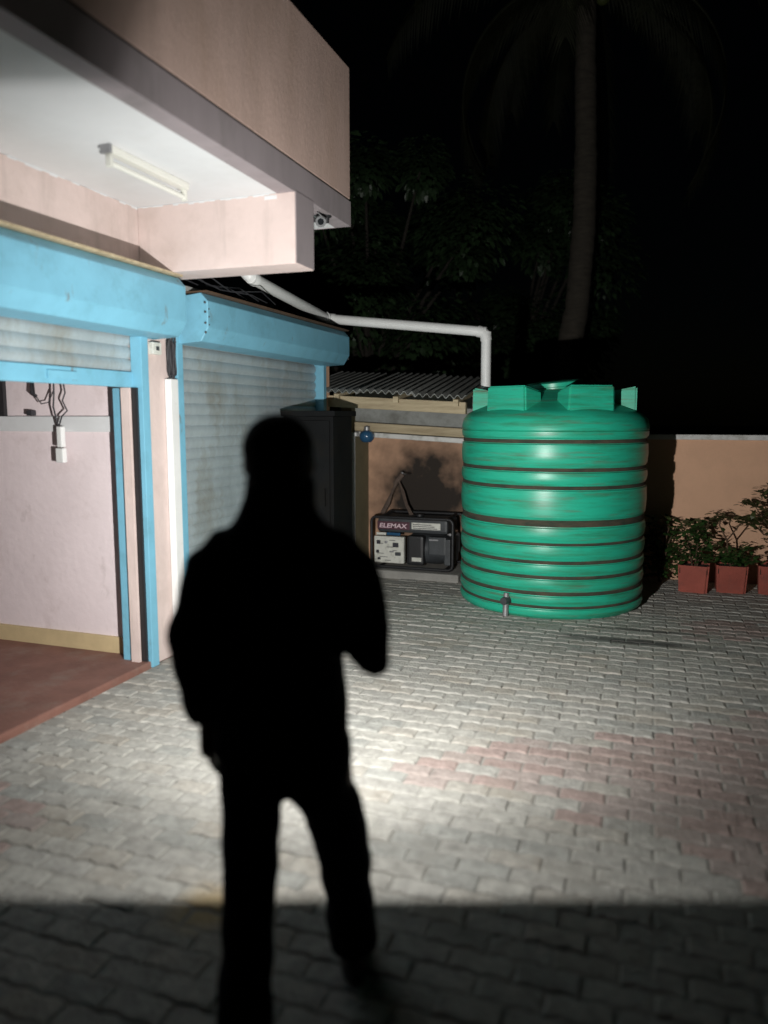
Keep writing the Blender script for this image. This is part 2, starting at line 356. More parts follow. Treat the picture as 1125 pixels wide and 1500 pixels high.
child(B('lock_plate', M['blue'], None, (XF-.034, XF-.022, 3.30, 3.52, 1.80, 1.845), bev=.003), sh1)
def shutter_box(par, y0, y1, zt, zb, dx):
    bm = bmesh.new()
    prism(bm, [(XF+.002, zt-.01), (XF+dx-.05, zt+.01), (XF+dx, zt-.045), (XF+dx, zb+.085), (XF+dx-.055, zb), (XF+.002, zb-.012)], 'y', y0, y1)
    bmesh.ops.bevel(bm, geom=bm.edges[:], offset=.004, segments=1, affect='EDGES')
    return child(obj('shutter_box', bm, M['blue']), par)
sb1 = shutter_box(bld, -1.2, 4.19, 2.435, 2.09, .25)
PB('box_top_strip', M['wood'], bld, (XF+.003, XF+.235, -1.2, 4.185, 2.448, 2.462))
PB('guide_rail', M['blue'], bld, (XF-.045, XF+.035, 4.015, 4.085, .0, 2.085), bev=.004)
PB('guide_rail', M['blue'], bld, (XF-.1, XF+.03, .90, .96, .034, 2.085), bev=.004)
PB('dark_gap', M['black'], bld, (XF-.032, XF+.004, 3.998, 4.014, .034, 1.773))  # black strip painting the shade of the gap beside the guide rail
PB('door_reveal', M['pink'], bld, (XF-.095, XF-.035, 3.972, 3.994, .034, 1.773))
PB('door_post', M['blue'], bld, (XF-.175, XF-.10, 3.995, 4.08, .034, 1.774), bev=.006)
PB('post_edge', M['black'], bld, (XF-.182, XF-.176, 4.06, 4.08, .034, 1.5))
PB('door_lintel', M['black'], bld, (-4.28, -4.12, 4.075, 4.104, 1.60, 1.86))

# ------------------------------------------------------------------ lower annexe shop with the closed shutter
ann = thing('shop_annex', 'low annexe shop with a closed grey roller shutter under a blue box', 'building', (XF, 5.6, 0))
PB('rear_wall', M['pink'], ann, (-5.6, -5.5, 4.26, 7.0, 0, 2.36))
PB('end_wall', M['orange'], ann, (-5.5, XF-.002, 6.86, 7.0, 0, 2.36))
PB('head_wall', M['pink'], ann, (XF-.15, XF-.004, 4.405, 6.86, 2.17, 2.36))
PB('corner_post', M['pink'], ann, (XF-.16, XF-.006, 6.80, 6.86, 0, 2.17))
PB('floor', M['redfloor'], ann, (-5.5, XF-.02, 4.26, 6.86, -.04, .03))
PB('flat_roof', M['sheet'], ann, (-5.65, XF+.10, 4.42, 7.03, 2.41, 2.44))
sh2 = shutter(ann, 4.475, 6.78, 2.2, .035, 'closed grey roller shutter with tarnished slats')
PB('guide_rail', M['blue'], ann, (XF-.1, XF+.032, 4.40, 4.465, 0, 2.14), bev=.004)
PB('guide_rail', M['blue'], ann, (XF-.1, XF+.032, 6.785, 6.85, 0, 2.14), bev=.004)
sb2 = shutter_box(ann, 4.43, 6.90, 2.385, 2.085, .25)
for y_ in (4.426, 6.904):
    for z_ in (2.14, 2.2, 2.27, 2.33):
        bm = bmesh.new(); ball(bm, (XF+.235, y_, z_), .008, 8, 6); child(obj('rivet', bm, M['darkgrey']), ann)
for z_ in (2.19, 2.24, 2.29):
    bm = bmesh.new(); ball(bm, (XF+.25, 4.446, z_), .006, 8, 6); child(obj('rivet', bm, M['darkgrey']), ann)
PB('box_top_strip', M['twig'], ann, (XF+.01, XF+.245, 4.44, 6.90, 2.397, 2.408))

# white strip and cable bundle on the pillar
ws = B('wall_trunking', M['pvc'], None, (XF+.002, XF+.05, 4.29, 4.375, .09, 1.84), bev=.006)
tag(ws, 'white plastic trunking strip on the pillar between the two shutters', 'trunking')
cb = thing('cable_loop', 'dark coil of loose cable at the top of the pillar', 'cable', (XF, 4.32, 1.84))
random.seed(11)
for k in range(5):
    w = random.uniform(.02, .045); h = random.uniform(.08, .13); yo = 4.325+random.uniform(-.015, .015); zc = 1.98+random.uniform(-.03, .03)
    pts = [(XF+.014+.01*k, yo+w*math.sin(2*math.pi*i/16)*(.6+.4*math.cos(4*math.pi*i/16)), zc+h*math.cos(2*math.pi*i/16)) for i in range(17)]
    PT('cable', M['wire'], cb, pts, .006, 6)
PT('cable_tail', M['wire'], cb, [(XF+.02, 4.31, 1.9), (XF+.025, 4.3, 2.03), (XF+.05, 4.29, 2.09)], .006, 6)
jb = B('junction_box', M['panelwhite'], None, (XF+.001, XF+.04, 4.13, 4.22, 1.985, 2.06), bev=.006)
child(B('cover_screw', M['darkgrey'], None, (XF+.04, XF+.044, 4.16, 4.19, 2.01, 2.035)), jb)
tag(jb, 'small off-white junction box high on the pillar beside the cable coil', 'junction box')

# cords hanging inside the open shop
hc = thing('extension_lead', 'looped black extension lead with a white plug hanging in the open shop doorway', 'extension lead', (-3.67, 4.0, 1.78))
random.seed(5)
PT('cord', M['wire'], hc, [(-3.66, 4.04, 1.90), (-3.665, 4.04, 1.74), (-3.675, 4.04, 1.66), (-3.65, 4.04, 1.56), (-3.64, 4.04, 1.53)], .0055, 8)
PT('cord', M['wire'], hc, [(-3.60, 4.04, 1.90), (-3.575, 4.04, 1.75), (-3.60, 4.04, 1.70), (-3.565, 4.04, 1.635), (-3.61, 4.04, 1.60), (-3.635, 4.04, 1.54)], .005, 8)
PT('cord', M['wire'], hc, [(-3.83, 4.04, 1.90), (-3.82, 4.04, 1.74), (-3.77, 4.04, 1.68), (-3.71, 4.04, 1.69), (-3.67, 4.04, 1.76)], .004, 8)
PB('plug', M['pvc'], hc, (-3.645, -3.605, 4.02, 4.06, 1.40, 1.535), bev=.008)
PB('switch', M['pvc'], hc, (-3.66, -3.60, 4.02, 4.06, 1.30, 1.395), bev=.008)
PT('hook', M['wire'], hc, [(-3.86, 4.07, 1.90), (-3.85, 4.05, 1.75), (-3.82, 4.05, 1.73)], .012, 8)
bk = B('cable_clip', M['wire'], None, (-3.92, -3.875, 4.06, 4.104, 1.605, 1.64), bev=.006)
tag(bk, 'small black clip lying on the white rail inside the open shop', 'clip')

# fluorescent batten on the soffit
fl = thing('fluorescent_batten', 'unlit white fluorescent batten on the white soffit', 'light fixture', (-2.45, 3.44, ZS))
PB('batten', M['tube'], fl, (-2.475, -2.425, 3.12, 3.76, ZS-.035, ZS-.001), bev=.004)
PT('tube', M['tube'], fl, [(-2.45, 3.14, ZS-.075), (-2.45, 3.74, ZS-.075)], .013, 12)
for y_ in (3.125, 3.735): PB('lamp_holder', M['panelwhite'], fl, (-2.465, -2.435, y_, y_+.02, ZS-.095, ZS-.035), bev=.003)
PB('end_cap', M['steel'], fl, (-2.478, -2.422, 3.105, 3.122, ZS-.04, ZS-.001))

# security camera
cc = thing('security_camera', 'small dark bullet security camera under the far end of the soffit', 'camera', (-2.0, 4.5, ZS))
cx, cy, cz = -2.00, 4.55, 2.825
bm = bmesh.new(); lathe(bm, [(.032, 0), (.032, .01), (.018, .016), (.014, .045)], 20, (cx+.01, cy+.07, 0))
for v in bm.verts: v.co.z = ZS-.001 - v.co.z
bmesh.ops.recalc_face_normals(bm, faces=bm.faces)
child(obj('bracket', bm, M['black'], smooth=True, sharp=40), cc)
dirv = (Vector((0, 0, 1.35)) - Vector((cx, cy, cz))).normalized(); p0 = Vector((cx, cy, cz-.025))
b_ = PT('housing', M['black'], cc, [p0-dirv*.09, p0-dirv*.085, p0+dirv*.03], [.02, .032, .034], 20)
PT('bezel', M['darkgrey'], cc, [p0+dirv*.03, p0+dirv*.036], [.03, .03], 20)
PT('lens', M['glassdark'], cc, [p0+dirv*.036, p0+dirv*.042], [.02, .016], 16)
PT('visor', M['black'], cc, [p0-dirv*.03+Vector((0, 0, .037)), p0+dirv*.05+Vector((0, 0, .037))], [(.004, .03), (.004, .03)], 12)
PT('sensor', M['black'], cc, [p0+Vector((-.045, .02, .015)), p0+Vector((-.045, -.01, .012))], .014, 12)

# ------------------------------------------------------------------ boundary wall, shed, generator
bw = thing('boundary_wall', 'orange boundary wall with a white coping behind the yard', 'wall', (0, 8.1, 0))
PB('wall', M['orange'], bw, (-6.5, 8.5, 8.04, 8.19, -.08, 1.375))
PB('coping', M['coping'], bw, (-1.62, 8.5, 8.005, 8.225, 1.375, 1.425), bev=.008)
shed = thing('generator_shed', 'lean-to shed of timber beams and grey corrugated roof against the wall', 'shed', (-2.4, 7.5, 0))
def zt(x): return -.055*(x+2.3)
def beam(name, m, x0, x1, y0, y1, zl, zh):
    bm = bmesh.new(); vs = box(bm, x0, x1, y0, y1, zl, zh)
    for v in vs: v.co.z += zt(v.co.x)
    bmesh.ops.bevel(bm, geom=bm.edges[:], offset=.005, segments=1, affect='EDGES'); return child(obj(name, bm, m), shed)
beam('beam', M['wood'], -3.16, -1.635, 6.97, 7.04, 1.655, 1.765)
beam('beam', M['wood'], -3.02, -1.66, 7.57, 7.63, 1.415, 1.505)
beam('lintel', M['coping'], -3.0, -1.66, 7.60, 7.66, 1.355, 1.405)
beam('fascia_board', M['sheet'], -3.0, -1.66, 7.64, 7.66, 1.51, 1.86)
PT('post', M['pvc'], shed, [(-2.955, 7.5, .0), (-2.95, 7.5, 1.43)], .02, 10)
PB('post', M['wood'], shed, (-1.72, -1.63, 7.55, 7.64, 0, 1.42), bev=.005)
PB('side_wall', M['olive'], shed, (-3.10, -2.98, 7.53, 8.035, 0, 1.93))
PB('bracket', M['pvc'], shed, (-2.985, -2.90, 7.46, 7.54, 1.395, 1.432))
for x_ in (-2.9, -2.3, -1.72):
    bm = bmesh.new()
    prism(bm, [(6.93, 1.735), (7.98, 1.93), (7.98, 1.99), (6.93, 1.795)], 'x', x_-.025, x_+.025)
    for v in bm.verts: v.co.z += zt(v.co.x)-.012
    child(obj('rafter', bm, M['wood']), shed)
me_sheet = {}
for k, (x0, x1) in enumerate(((-3.28, -2.62), (-2.68, -2.08), (-2.14, -1.60))):
    bm = bmesh.new(); n = int((x1-x0)/.012); top = []; bot = []
    for i in range(n+1):
        x_ = x0+(x1-x0)*i/n; w = .017*math.cos(2*math.pi*(x_)/.073)
        dz = zt(x_)+w+.035+(.012 if k == 1 else 0)
        top.append((x_, 6.86-.01*k, 1.775+dz)); bot.append((x_, 8.03, 1.995+dz))
    rows = []
    for off in (0, -.007): rows.append(([bm.verts.new((p[0], p[1], p[2]+off)) for p in top], [bm.verts.new((p[0], p[1], p[2]+off)) for p in bot]))
    (ta, tb), (ba, bb_) = rows
    for i in range(n):
        bm.faces.new((ta[i], ta[i+1], tb[i+1], tb[i])); bm.faces.new((ba[i+1], ba[i], bb_[i], bb_[i+1]))
        bm.faces.new((ta[i+1], ta[i], ba[i], ba[i+1])); bm.faces.new((tb[i], tb[i+1], bb_[i+1], bb_[i]))
    bm.faces.new((ta[0], tb[0], bb_[0], ba[0])); bm.faces.new((tb[n], ta[n], ba[n], bb_[n]))
    child(obj('roof_sheet', bm, M['sheet'], smooth=True, sharp=60), shed)
bl = thing('blue_lamp', 'small blue glass lamp under the shed beam at its left corner', 'lamp', (-2.83, 7.53, 1.38))
bm = bmesh.new(); lathe(bm, [(.02, -.09), (.05, -.085), (.075, -.05), (.08, -.01), (.06, .02), (.03, .035)], 20, (-2.80, 7.5, 1.42)); child(obj('shade', bm, M['bluelamp'], smooth=True, sharp=50), bl)
bm = bmesh.new(); lathe(bm, [(.03, .03), (.03, .07), (.02, .075)], 16, (-2.80, 7.5, 1.42)); child(obj('cap', bm, M['steel'], smooth=True, sharp=40), bl)
PB('arm', M['steel'], bl, (-2.81, -2.79, 7.5, 7.575, 1.485, 1.50))

gen = thing('generator', 'black portable generator with a pale control panel inside the shed', 'generator', (-2.22, 7.4, .1))
plinth = B('plinth', M['concrete'], None, (-2.75, -1.72, 7.12, 7.78, -.02, .075), bev=.012); tag(plinth, 'low concrete plinth under the generator', 'plinth')
gx0, gx1, gy0, gy1, gz0, gz1 = -2.64, -1.80, 7.20, 7.68, .078, .60
r_ = .05
def ringpts(yy): 
    P = []
    for (cx_, cz_, a0) in ((gx0+r_, gz0+r_+.02, math.pi), (gx1-r_, gz0+r_+.02, 1.5*math.pi), (gx1-r_, gz1-r_, 0), (gx0+r_, gz1-r_, .5*math.pi)):
        P += arc((cx_, yy, cz_), r_, a0, a0+math.pi/2, 5)
    return P + [P[0]]
for yy in (gy0, gy1): PT('frame_tube', M['black'], gen, ringpts(yy), .015, 10)
for x_ in (gx0+.08, gx1-.08):
    for z_ in (gz0+.02, gz1): PT('cross_tube', M['black'], gen, [(x_, gy0, z_), (x_, gy1, z_)], .013, 10)
for x_ in (gx0+.1, gx1-.1):
    for y_ in (gy0+.03, gy1-.03): PT('rubber_foot', M['black'], gen, [(x_, y_, .074), (x_, y_, .1)], .022, 10)
ft = PB('fuel_tank', M['darkgrey'], gen, (gx0+.05, gx1-.06, gy0+.03, gy1-.03, .445, .585), bev=.03)
PT('fuel_cap', M['black'], gen, [(-2.2, 7.42, .585), (-2.2, 7.42, .615)], .045, 18)
pl = PB('name_plate', M['plum'], gen, (gx0+.055, -2.245, gy0+.018, gy0+.03, .475, .555), bev=.003)
wp = PB('label_plate', M['panelwhite'], gen, (-2.225, gx1-.13, gy0+.018, gy0+.03, .488, .555), bev=.003)
def text(body, x, y, z, size, m, par, sx=1.0, shear=0):
    cu = bpy.data.curves.new('lettering', 'FONT'); cu.body = body; cu.size = size; cu.extrude = .0015; cu.shear = shear; cu.offset = size*.02
    t = bpy.data.objects.new('lettering', cu); COL.objects.link(t)
    dg = bpy.context.evaluated_depsgraph_get(); me = bpy.data.meshes.new_from_object(t.evaluated_get(dg)); bpy.data.objects.remove(t)
    me.materials.clear(); o = link('lettering', me, m); o.location = (x, y, z); o.rotation_euler.x = R(90); o.scale.x = sx
    bpy.context.view_layer.update(); return child(o, par)
text('ELEMAX', gx0+.075, gy0+.0165, .493, .062, M['letter'], pl, 1.27, .15)
for k in range(3): child(B('print_line', M['darkprint'], None, (-2.21, gx1-.16-.03*k, gy0+.0145, gy0+.0175, .497+.018*k, .503+.018*k)), wp)
cp = PB('control_panel', M['panelwhite'], gen, (gx0+.025, -2.30, gy0+.005, gy0+.06, .135, .405), bev=.01)
PB('panel_strip', M['panelwhite'], gen, (gx0+.05, -2.49, gy0+.01, gy0+.03, .418, .442)); PB('panel_strip', M['bluelamp'], gen, (-2.48, -2.34, gy0+.01, gy0+.03, .418, .445))
for (x0_, x1_, z0_, z1_, m_) in ((-2.585, -2.545, .325, .365, 'darkprint'), (-2.50, -2.47, .335, .36, 'steel'), (-2.415, -2.355, .30, .345, 'darkprint'), (-2.59, -2.56, .235, .265, 'darkprint'), (-2.45, -2.40, .245, .26, 'steel'), (-2.39, -2.33, .215, .25, 'darkgrey'), (-2.575, -2.545, .165, .19, 'darkprint')):
    child(B('socket', M[m_], None, (x0_, x1_, gy0-.008, gy0+.008, z0_, z1_), bev=.006), cp)
random.seed(9)
for k in range(7):
    x_ = random.uniform(-2.58, -2.40); z_ = .16+.034*k; child(B('print_line', M['darkprint'], None, (x_, x_+random.uniform(.04, .09), gy0+.0025, gy0+.006, z_, z_+.005)), cp)
bm = bmesh.new(); tube(bm, [(-2.27, 7.42, .27), (-2.0, 7.42, .27), (-1.86, 7.42, .27)], [.15, .155, .13], 24); child(obj('engine_block', bm, M['darkgrey'], smooth=True, sharp=40), gen)
PB('air_filter', M['darkgrey'], gen, (-2.06, -1.87, gy0+.015, gy0+.12, .23, .42), bev=.02)
PB('recoil_cover', M['black'], gen, (-2.28, -2.10, gy0+.02, gy0+.13, .12, .42), bev=.03)
PB('warning_label', M['panelwhite'], gen, (-2.22, -2.12, gy0+.012, gy0+.02, .165, .205), bev=.002)
PB('warning_label', M['steel'], gen, (-2.04, -1.95, gy0+.008, gy0+.015, .385, .397))
PB('side_cover', M['darkgrey'], gen, (-1.89, -1.83, gy0+.02, gy1-.1, .14, .40), bev=.01)
PB('muffler', M['steel'], gen, (-1.95, -1.83, gy1-.16, gy1-.03, .2, .42), bev=.03)
# wrapped cables from the wall hook down to the generator
ca = thing('hanging_cable', 'bundle of grey cables hanging from a wall hook down to the generator', 'cable', (-2.5, 7.9, .95))
ap = Vector((-2.56, 7.8, .93))
bm = bmesh.new(); tube(bm, [(-2.49, 8.04, .98), (-2.50, 7.83, .985), (-2.51, 7.78, 1.005)], .012, 8); child(obj('wall_hook', bm, M['steel'], smooth=True), ca)
random.seed(4)
for k in range(5):
    e = Vector((-2.64+.012*k, 7.5, .60)) if k < 3 else Vector((-2.385+.02*k, 7.5, .60))
    j = lambda s: Vector((random.uniform(-s, s), random.uniform(-s, s), random.uniform(-s, s)))
    PT('cable', M['rope'], ca, [ap+Vector((.05, -.01, .05))+j(.01), ap+j(.012), ap.lerp(e, .35)+j(.012), ap.lerp(e, .7)+j(.012)+Vector((0, 0, -.01)), e], .012, 8)
PT('wrap', M['rope'], ca, [ap+Vector((.06, -.01, .06)), ap+Vector((-.03, -.01, -.05))], .028, 10)

# dark steel cabinet at the end of the closed shutter
cab = thing('steel_cabinet', 'dark steel cabinet standing against the far end of the closed shutter', 'cabinet', (-2.74, 6.1, 0))
PB('carcass', M['darkcab'], cab, (-2.955, -2.50, 5.90, 6.32, .06, 1.60), bev=.006)
PB('top_board', M['darkcab'], cab, (-2.962, -2.47, 5.86, 6.35, 1.601, 1.645), bev=.005)
dr = PB('door', M['darkcab'], cab, (-2.93, -2.53, 5.884, 5.899, .10, 1.565), bev=.004)
PB('handle', M['darkcab'], cab, (-2.58, -2.565, 5.86, 5.884, .85, 1.0), bev=.003)
for z_ in (1.18, 1.32): PB('louvre', M['darkcab'], cab, (-2.88, -2.58, 5.878, 5.8835, z_, z_+.008))
for x_ in (-2.93, -2.55):
    for y_ in (5.93, 6.26): PB('foot', M['black'], cab, (x_, x_+.04, y_, y_+.04, 0, .06))

# ------------------------------------------------------------------ water tank and pipe
tc = Vector((-.816, 6.81, 0)); TR = .785
tank = thing('water_tank', 'large ribbed green plastic water tank standing in the yard', 'water tank', tc)
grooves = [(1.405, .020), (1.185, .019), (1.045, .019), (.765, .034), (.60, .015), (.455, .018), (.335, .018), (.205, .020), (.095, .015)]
prof = [(.0, .0), (TR-.03, .0), (TR-.008, .02)]
zs = sorted(grooves); zprev = .02
for gz, gh in zs:
    lo, hi = gz-gh, gz+gh; mid = (zprev+lo)/2
    prof += [(TR-.004, zprev+.012), (TR+.003, mid), (TR-.002, lo-.006), (TR-.014, lo), (TR-.017, gz), (TR-.014, hi)]; zprev = hi
prof += [(TR-.002, zprev+.012), (TR+.004, zprev+.05), (TR+.004, zprev+.055), (TR-.004, zprev+.06), (TR+.004, zprev+.066), (TR+.002, 1.53), (TR-.012, 1.58), (TR-.045, 1.625), (TR-.10, 1.65), (.32, 1.80), (.24, 1.82), (.0, 1.83)]
bm = bmesh.new(); lathe(bm, prof, 96); body = obj('tank_body', bm, M['tank'], tank, True, 35)
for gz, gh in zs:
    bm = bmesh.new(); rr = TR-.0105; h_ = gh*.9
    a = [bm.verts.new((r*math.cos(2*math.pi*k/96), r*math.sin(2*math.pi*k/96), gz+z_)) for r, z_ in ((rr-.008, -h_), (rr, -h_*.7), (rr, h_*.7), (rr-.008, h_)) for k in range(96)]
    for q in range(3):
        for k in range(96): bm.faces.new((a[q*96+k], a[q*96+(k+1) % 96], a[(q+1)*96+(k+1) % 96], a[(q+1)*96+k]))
    obj('groove_band', bm, M['groove_brown'], tank, True)  # dark brown ring set into each groove of the tank
bm = bmesh.new(); lathe(bm, [(.23, -.04), (.23, .03), (.245, .035), (.245, .065), (.225, .075), (.05, .08)], 40); lid = obj('lid', bm, M['tank'], tank, True, 40); lid.location = (.0, .02, 1.825); lid.rotation_euler = (R(3), R(-6), YAW)
for k in range(6):
    th = R(-90-47+60*k) + YAW
    bm = bmesh.new(); vs = box(bm, .45, .675, -.20, .20, 1.62, 1.845)
    for v in vs:
        if v.co.z > 1.7 and v.co.x < .5: v.co.z = 1.80
        if v.co.z > 1.7: v.co.y *= .95
    bmesh.ops.bevel(bm, geom=bm.edges[:], offset=.015, segments=2, affect='EDGES')
    bmesh.ops.rotate(bm, verts=bm.verts, cent=(0, 0, 0), matrix=Matrix.Rotation(th, 3, 'Z')); obj('shoulder_lug', bm, M['tank'], tank)
va = math.atan2(-1, 0) + YAW - R(37)
vd = Vector((math.cos(va), math.sin(va), 0))
vp = vd*(TR-.03) + Vector((0, 0, .13))
ol = T('outlet', M['darkgrey'], tank, [vp, vp+vd*.05, vp+vd*.10], [.035, .035, .03], 14)
bm = bmesh.new(); tube(bm, [vp+vd*.05+Vector((0, 0, .06)), vp+vd*.06+Vector((0, 0, -.125))], [.022, .025], 12); obj('valve', bm, M['steel'], tank, True, 40)

pp = thing('white_pipe', 'white plastic pipe running from the annexe roof to the green tank', 'pipe', (-2.8, 5.1, 2.6))
def elbow(p, a, b, r): return PT('elbow', M['pvc'], pp, [Vector(p)+(Vector(a)-Vector(p)).normalized()*.075, Vector(p)+(Vector(a)-Vector(p)).normalized()*.03+(Vector(b)-Vector(p)).normalized()*.006, Vector(p)+(Vector(b)-Vector(p)).normalized()*.03+(Vector(a)-Vector(p)).normalized()*.006, Vector(p)+(Vector(b)-Vector(p)).normalized()*.075], r, 16)
A0 = (-2.90, 5.02, 2.68); A1 = (-2.80, 5.10, 2.60); A2 = (-2.95, 6.85, 2.515); A3 = (-1.438, 6.9, 2.345); A4 = (-1.435, 6.9, 1.60)
PT('pipe_length', M['pvc'], pp, [(-2.95, 4.95, 2.85), A1], .045, 16)
PT('pipe_length', M['pvc'], pp, [A1, A2], .045, 16); PT('pipe_length', M['pvc'], pp, [A2, A3], .045, 16); PT('pipe_length', M['pvc'], pp, [A3, A4], .045, 16)
elbow(A1, (-2.95, 4.95, 2.85), A2, .052); elbow(A2, A1, A3, .052); elbow(A3, A2, A4, .052)
ow = thing('roof_wires', 'thin dark wires hanging under the dropped beam above the annexe', 'wires', (-2.9, 4.7, 2.45))
random.seed(21)
for k in range(4):
    x_ = -2.86+.04*k; PT('wire', M['wire'], ow, [(x_, 4.34, 2.47+.05*(k % 2)), (x_+random.uniform(-.05, .05), 4.55+.05*k, 2.43+random.uniform(0, .05)), (x_+.06, 4.8+.08*k, 2.45+random.uniform(0, .04)), (x_+random.uniform(-.05, .1), 5.1+.1*k, 2.443)], .004, 6)

# ------------------------------------------------------------------ potted plants
class Leaves:
    def __init__(self): self.v = []; self.f = []
    def add(self, pts): n = len(self.v); self.v += [tuple(p) for p in pts]; self.f.append(tuple(range(n, n+len(pts))))
    def to_obj(self, name, m, par):
        me = bpy.data.meshes.new(name); me.from_pydata(self.v, [], self.f); return link(name, me, m, par)
def leafset(lv, n, fn, size, droop=.3):
    for i in range(n):
        p, d = fn(i); d = Vector(d).normalized(); s = size*random.uniform(.7, 1.3)
        side = d.cross(Vector((random.uniform(-.4, .4), random.uniform(-.4, .4), 1))).normalized(); up = side.cross(d)
        a = Vector(p); lv.add((a, a+d*s*.35+side*s*.24+up*s*.04, a+d*s*.75+side*s*.18-up*s*droop*.3, a+d*s-up*s*droop*.7, a+d*s*.75-side*s*.18-up*s*droop*.3, a+d*s*.35-side*s*.24+up*s*.04))
def pot(par, w, h):
    bm = bmesh.new(); prism(bm, [(-w*.45, -w*.45), (w*.45, -w*.45), (w*.45, w*.45), (-w*.45, w*.45)], 'z', 0, h)
    for v in bm.verts:
        if v.co.z > h*.5: v.co.x *= 1.1; v.co.y *= 1.1
    top = [f for f in bm.faces if f.normal.z > .9]
    r = bmesh.ops.inset_region(bm, faces=top, thickness=.025); bmesh.ops.translate(bm, verts=list({v for f in top for v in f.verts}), vec=(0, 0, -.035))
    bmesh.ops.bevel(bm, geom=[e for e in bm.edges if abs((e.verts[0].co-e.verts[1].co).z) > .1], offset=.02, segments=2, affect='EDGES')
    obj('pot', bm, M['pot'], par); B('soil', M['soil'], par, (-w*.44, w*.44, -w*.44, w*.44, h*.7, h-.022))
def potted(loc, label, h_pot, kind):
    t = thing('potted_plant', label, 'potted plant', loc, R(random.uniform(-6, 6)), 'potted plants along the orange wall')
    pot(t, .27, h_pot); stems = []
    if kind == 'bush':
        for k in range(5):
            a = 2*math.pi*k/5; e = (math.cos(a)*.10, math.sin(a)*.10, h_pot+random.uniform(.15, .36)); T('stem', M['twig'], t, [(math.cos(a)*.02, math.sin(a)*.02, h_pot-.03), (e[0]*.6, e[1]*.6, h_pot+.15), e], [.008, .007, .004], 6); stems.append(e)
        bm = Leaves(); leafset(bm, 240, lambda i: ((random.gauss(0, .075), random.gauss(0, .075), h_pot+random.uniform(0, .4)), (random.gauss(0, 1), random.gauss(0, 1), random.uniform(-.1, .7))), .085); bm.to_obj('foliage', M['leaf'], t)
    elif kind == 'low':
        for k in range(6):
            a = 2*math.pi*k/6; T('stem', M['twig'], t, [(0, 0, h_pot-.03), (math.cos(a)*.07, math.sin(a)*.07, h_pot+.10)], [.006, .004], 6)
        bm = Leaves(); leafset(bm, 240, lambda i: ((random.gauss(0, .10), random.gauss(0, .08), h_pot+abs(random.gauss(.04, .06))), (random.gauss(0, 1), random.gauss(0, 1), random.uniform(0, .8))), .08); bm.to_obj('foliage', M['leaf'], t)
        tw = [(-.02, 0, h_pot), (-.05, -.02, h_pot+.22), (-.12, -.03, h_pot+.36), (-.11, -.03, h_pot+.45)]; T('stem', M['twig'], t, tw, [.009, .008, .006, .004], 6)
        tw2 = [(-.05, -.02, h_pot+.22), (.06, 0, h_pot+.38), (.16, 0, h_pot+.42)]; T('stem', M['twig'], t, tw2, [.007, .006, .004], 6)
        bm = Leaves()
        for c in ((-.12, -.03, h_pot+.44), (.15, 0, h_pot+.43)): leafset(bm, 40, lambda i: (Vector(c)+Vector((random.gauss(0, .035), random.gauss(0, .035), random.gauss(0, .025))), (random.gauss(0, 1), random.gauss(0, 1), random.uniform(-.2, .5))), .075)
        bm.to_obj('foliage', M['leaf2'], t)
    else:
        tips = [(-.20, 0, .55), (-.10, -.05, .66), (.05, 0, .72), (.2, .02, .68), (.14, -.05, .5), (-.06, .04, .45), (-.2, -.04, .38), (.1, -.06, .33), (.26, 0, .45)]
        T('stem', M['twig'], t, [(0, 0, h_pot-.03), (.01, 0, h_pot+.15), (0, 0, h_pot+.3)], [.018, .015, .012], 8)
        bm = Leaves()
        for tp in tips:
            e = Vector((tp[0], tp[1], h_pot+tp[2])); T('stem', M['twig'], t, [(0, 0, h_pot+.18+.1*random.random()), (e.x*.5, e.y*.5, h_pot+tp[2]*.72), e], [.009, .007, .004], 6)
            leafset(bm, 46, lambda i: (e+Vector((random.gauss(0, .05), random.gauss(0, .04), random.gauss(0, .025))), (random.gauss(0, 1), random.gauss(0, 1), random.uniform(-.2, .5))), .08)
        leafset(bm, 120, lambda i: ((random.gauss(.03, .1), random.gauss(0, .06), h_pot+random.uniform(.0, .3)), (random.gauss(0, 1), random.gauss(0, 1), random.uniform(0, .5))), .08)
        bm.to_obj('foliage', M['leaf2'], t)
random.seed(31)
potted((.41, 7.54, 0), 'upright bushy green plant in the red pot nearest the green tank', .25, 'bush')
potted((.73, 7.63, 0), 'low green plant with two bare twigs in the middle red pot', .25, 'low')
potted((1.09, 7.66, 0), 'spreading branched shrub in the red pot at the right picture edge', .26, 'shrub')
# shrub growing beside the first pot, in the shade of the tank
sh = thing('shrub', 'dark leafy shrub against the wall between tank and first pot', 'shrub', (.12, 7.80, 0))
for k in range(6):
    a = 2*math.pi*k/6; T('stem', M['twig'], sh, [(0, 0, -.02), (math.cos(a)*.05, math.sin(a)*.04, .35), (math.cos(a)*.12, math.sin(a)*.08, .55)], [.012, .009, .004], 6)
bm = Leaves(); leafset(bm, 420, lambda i: ((random.gauss(0, .13), random.gauss(0, .07), random.uniform(.05, .62)), (random.gauss(0, 1), random.gauss(0, 1), random.uniform(-.1, .7))), .09); bm.to_obj('foliage', M['leaf'], sh)

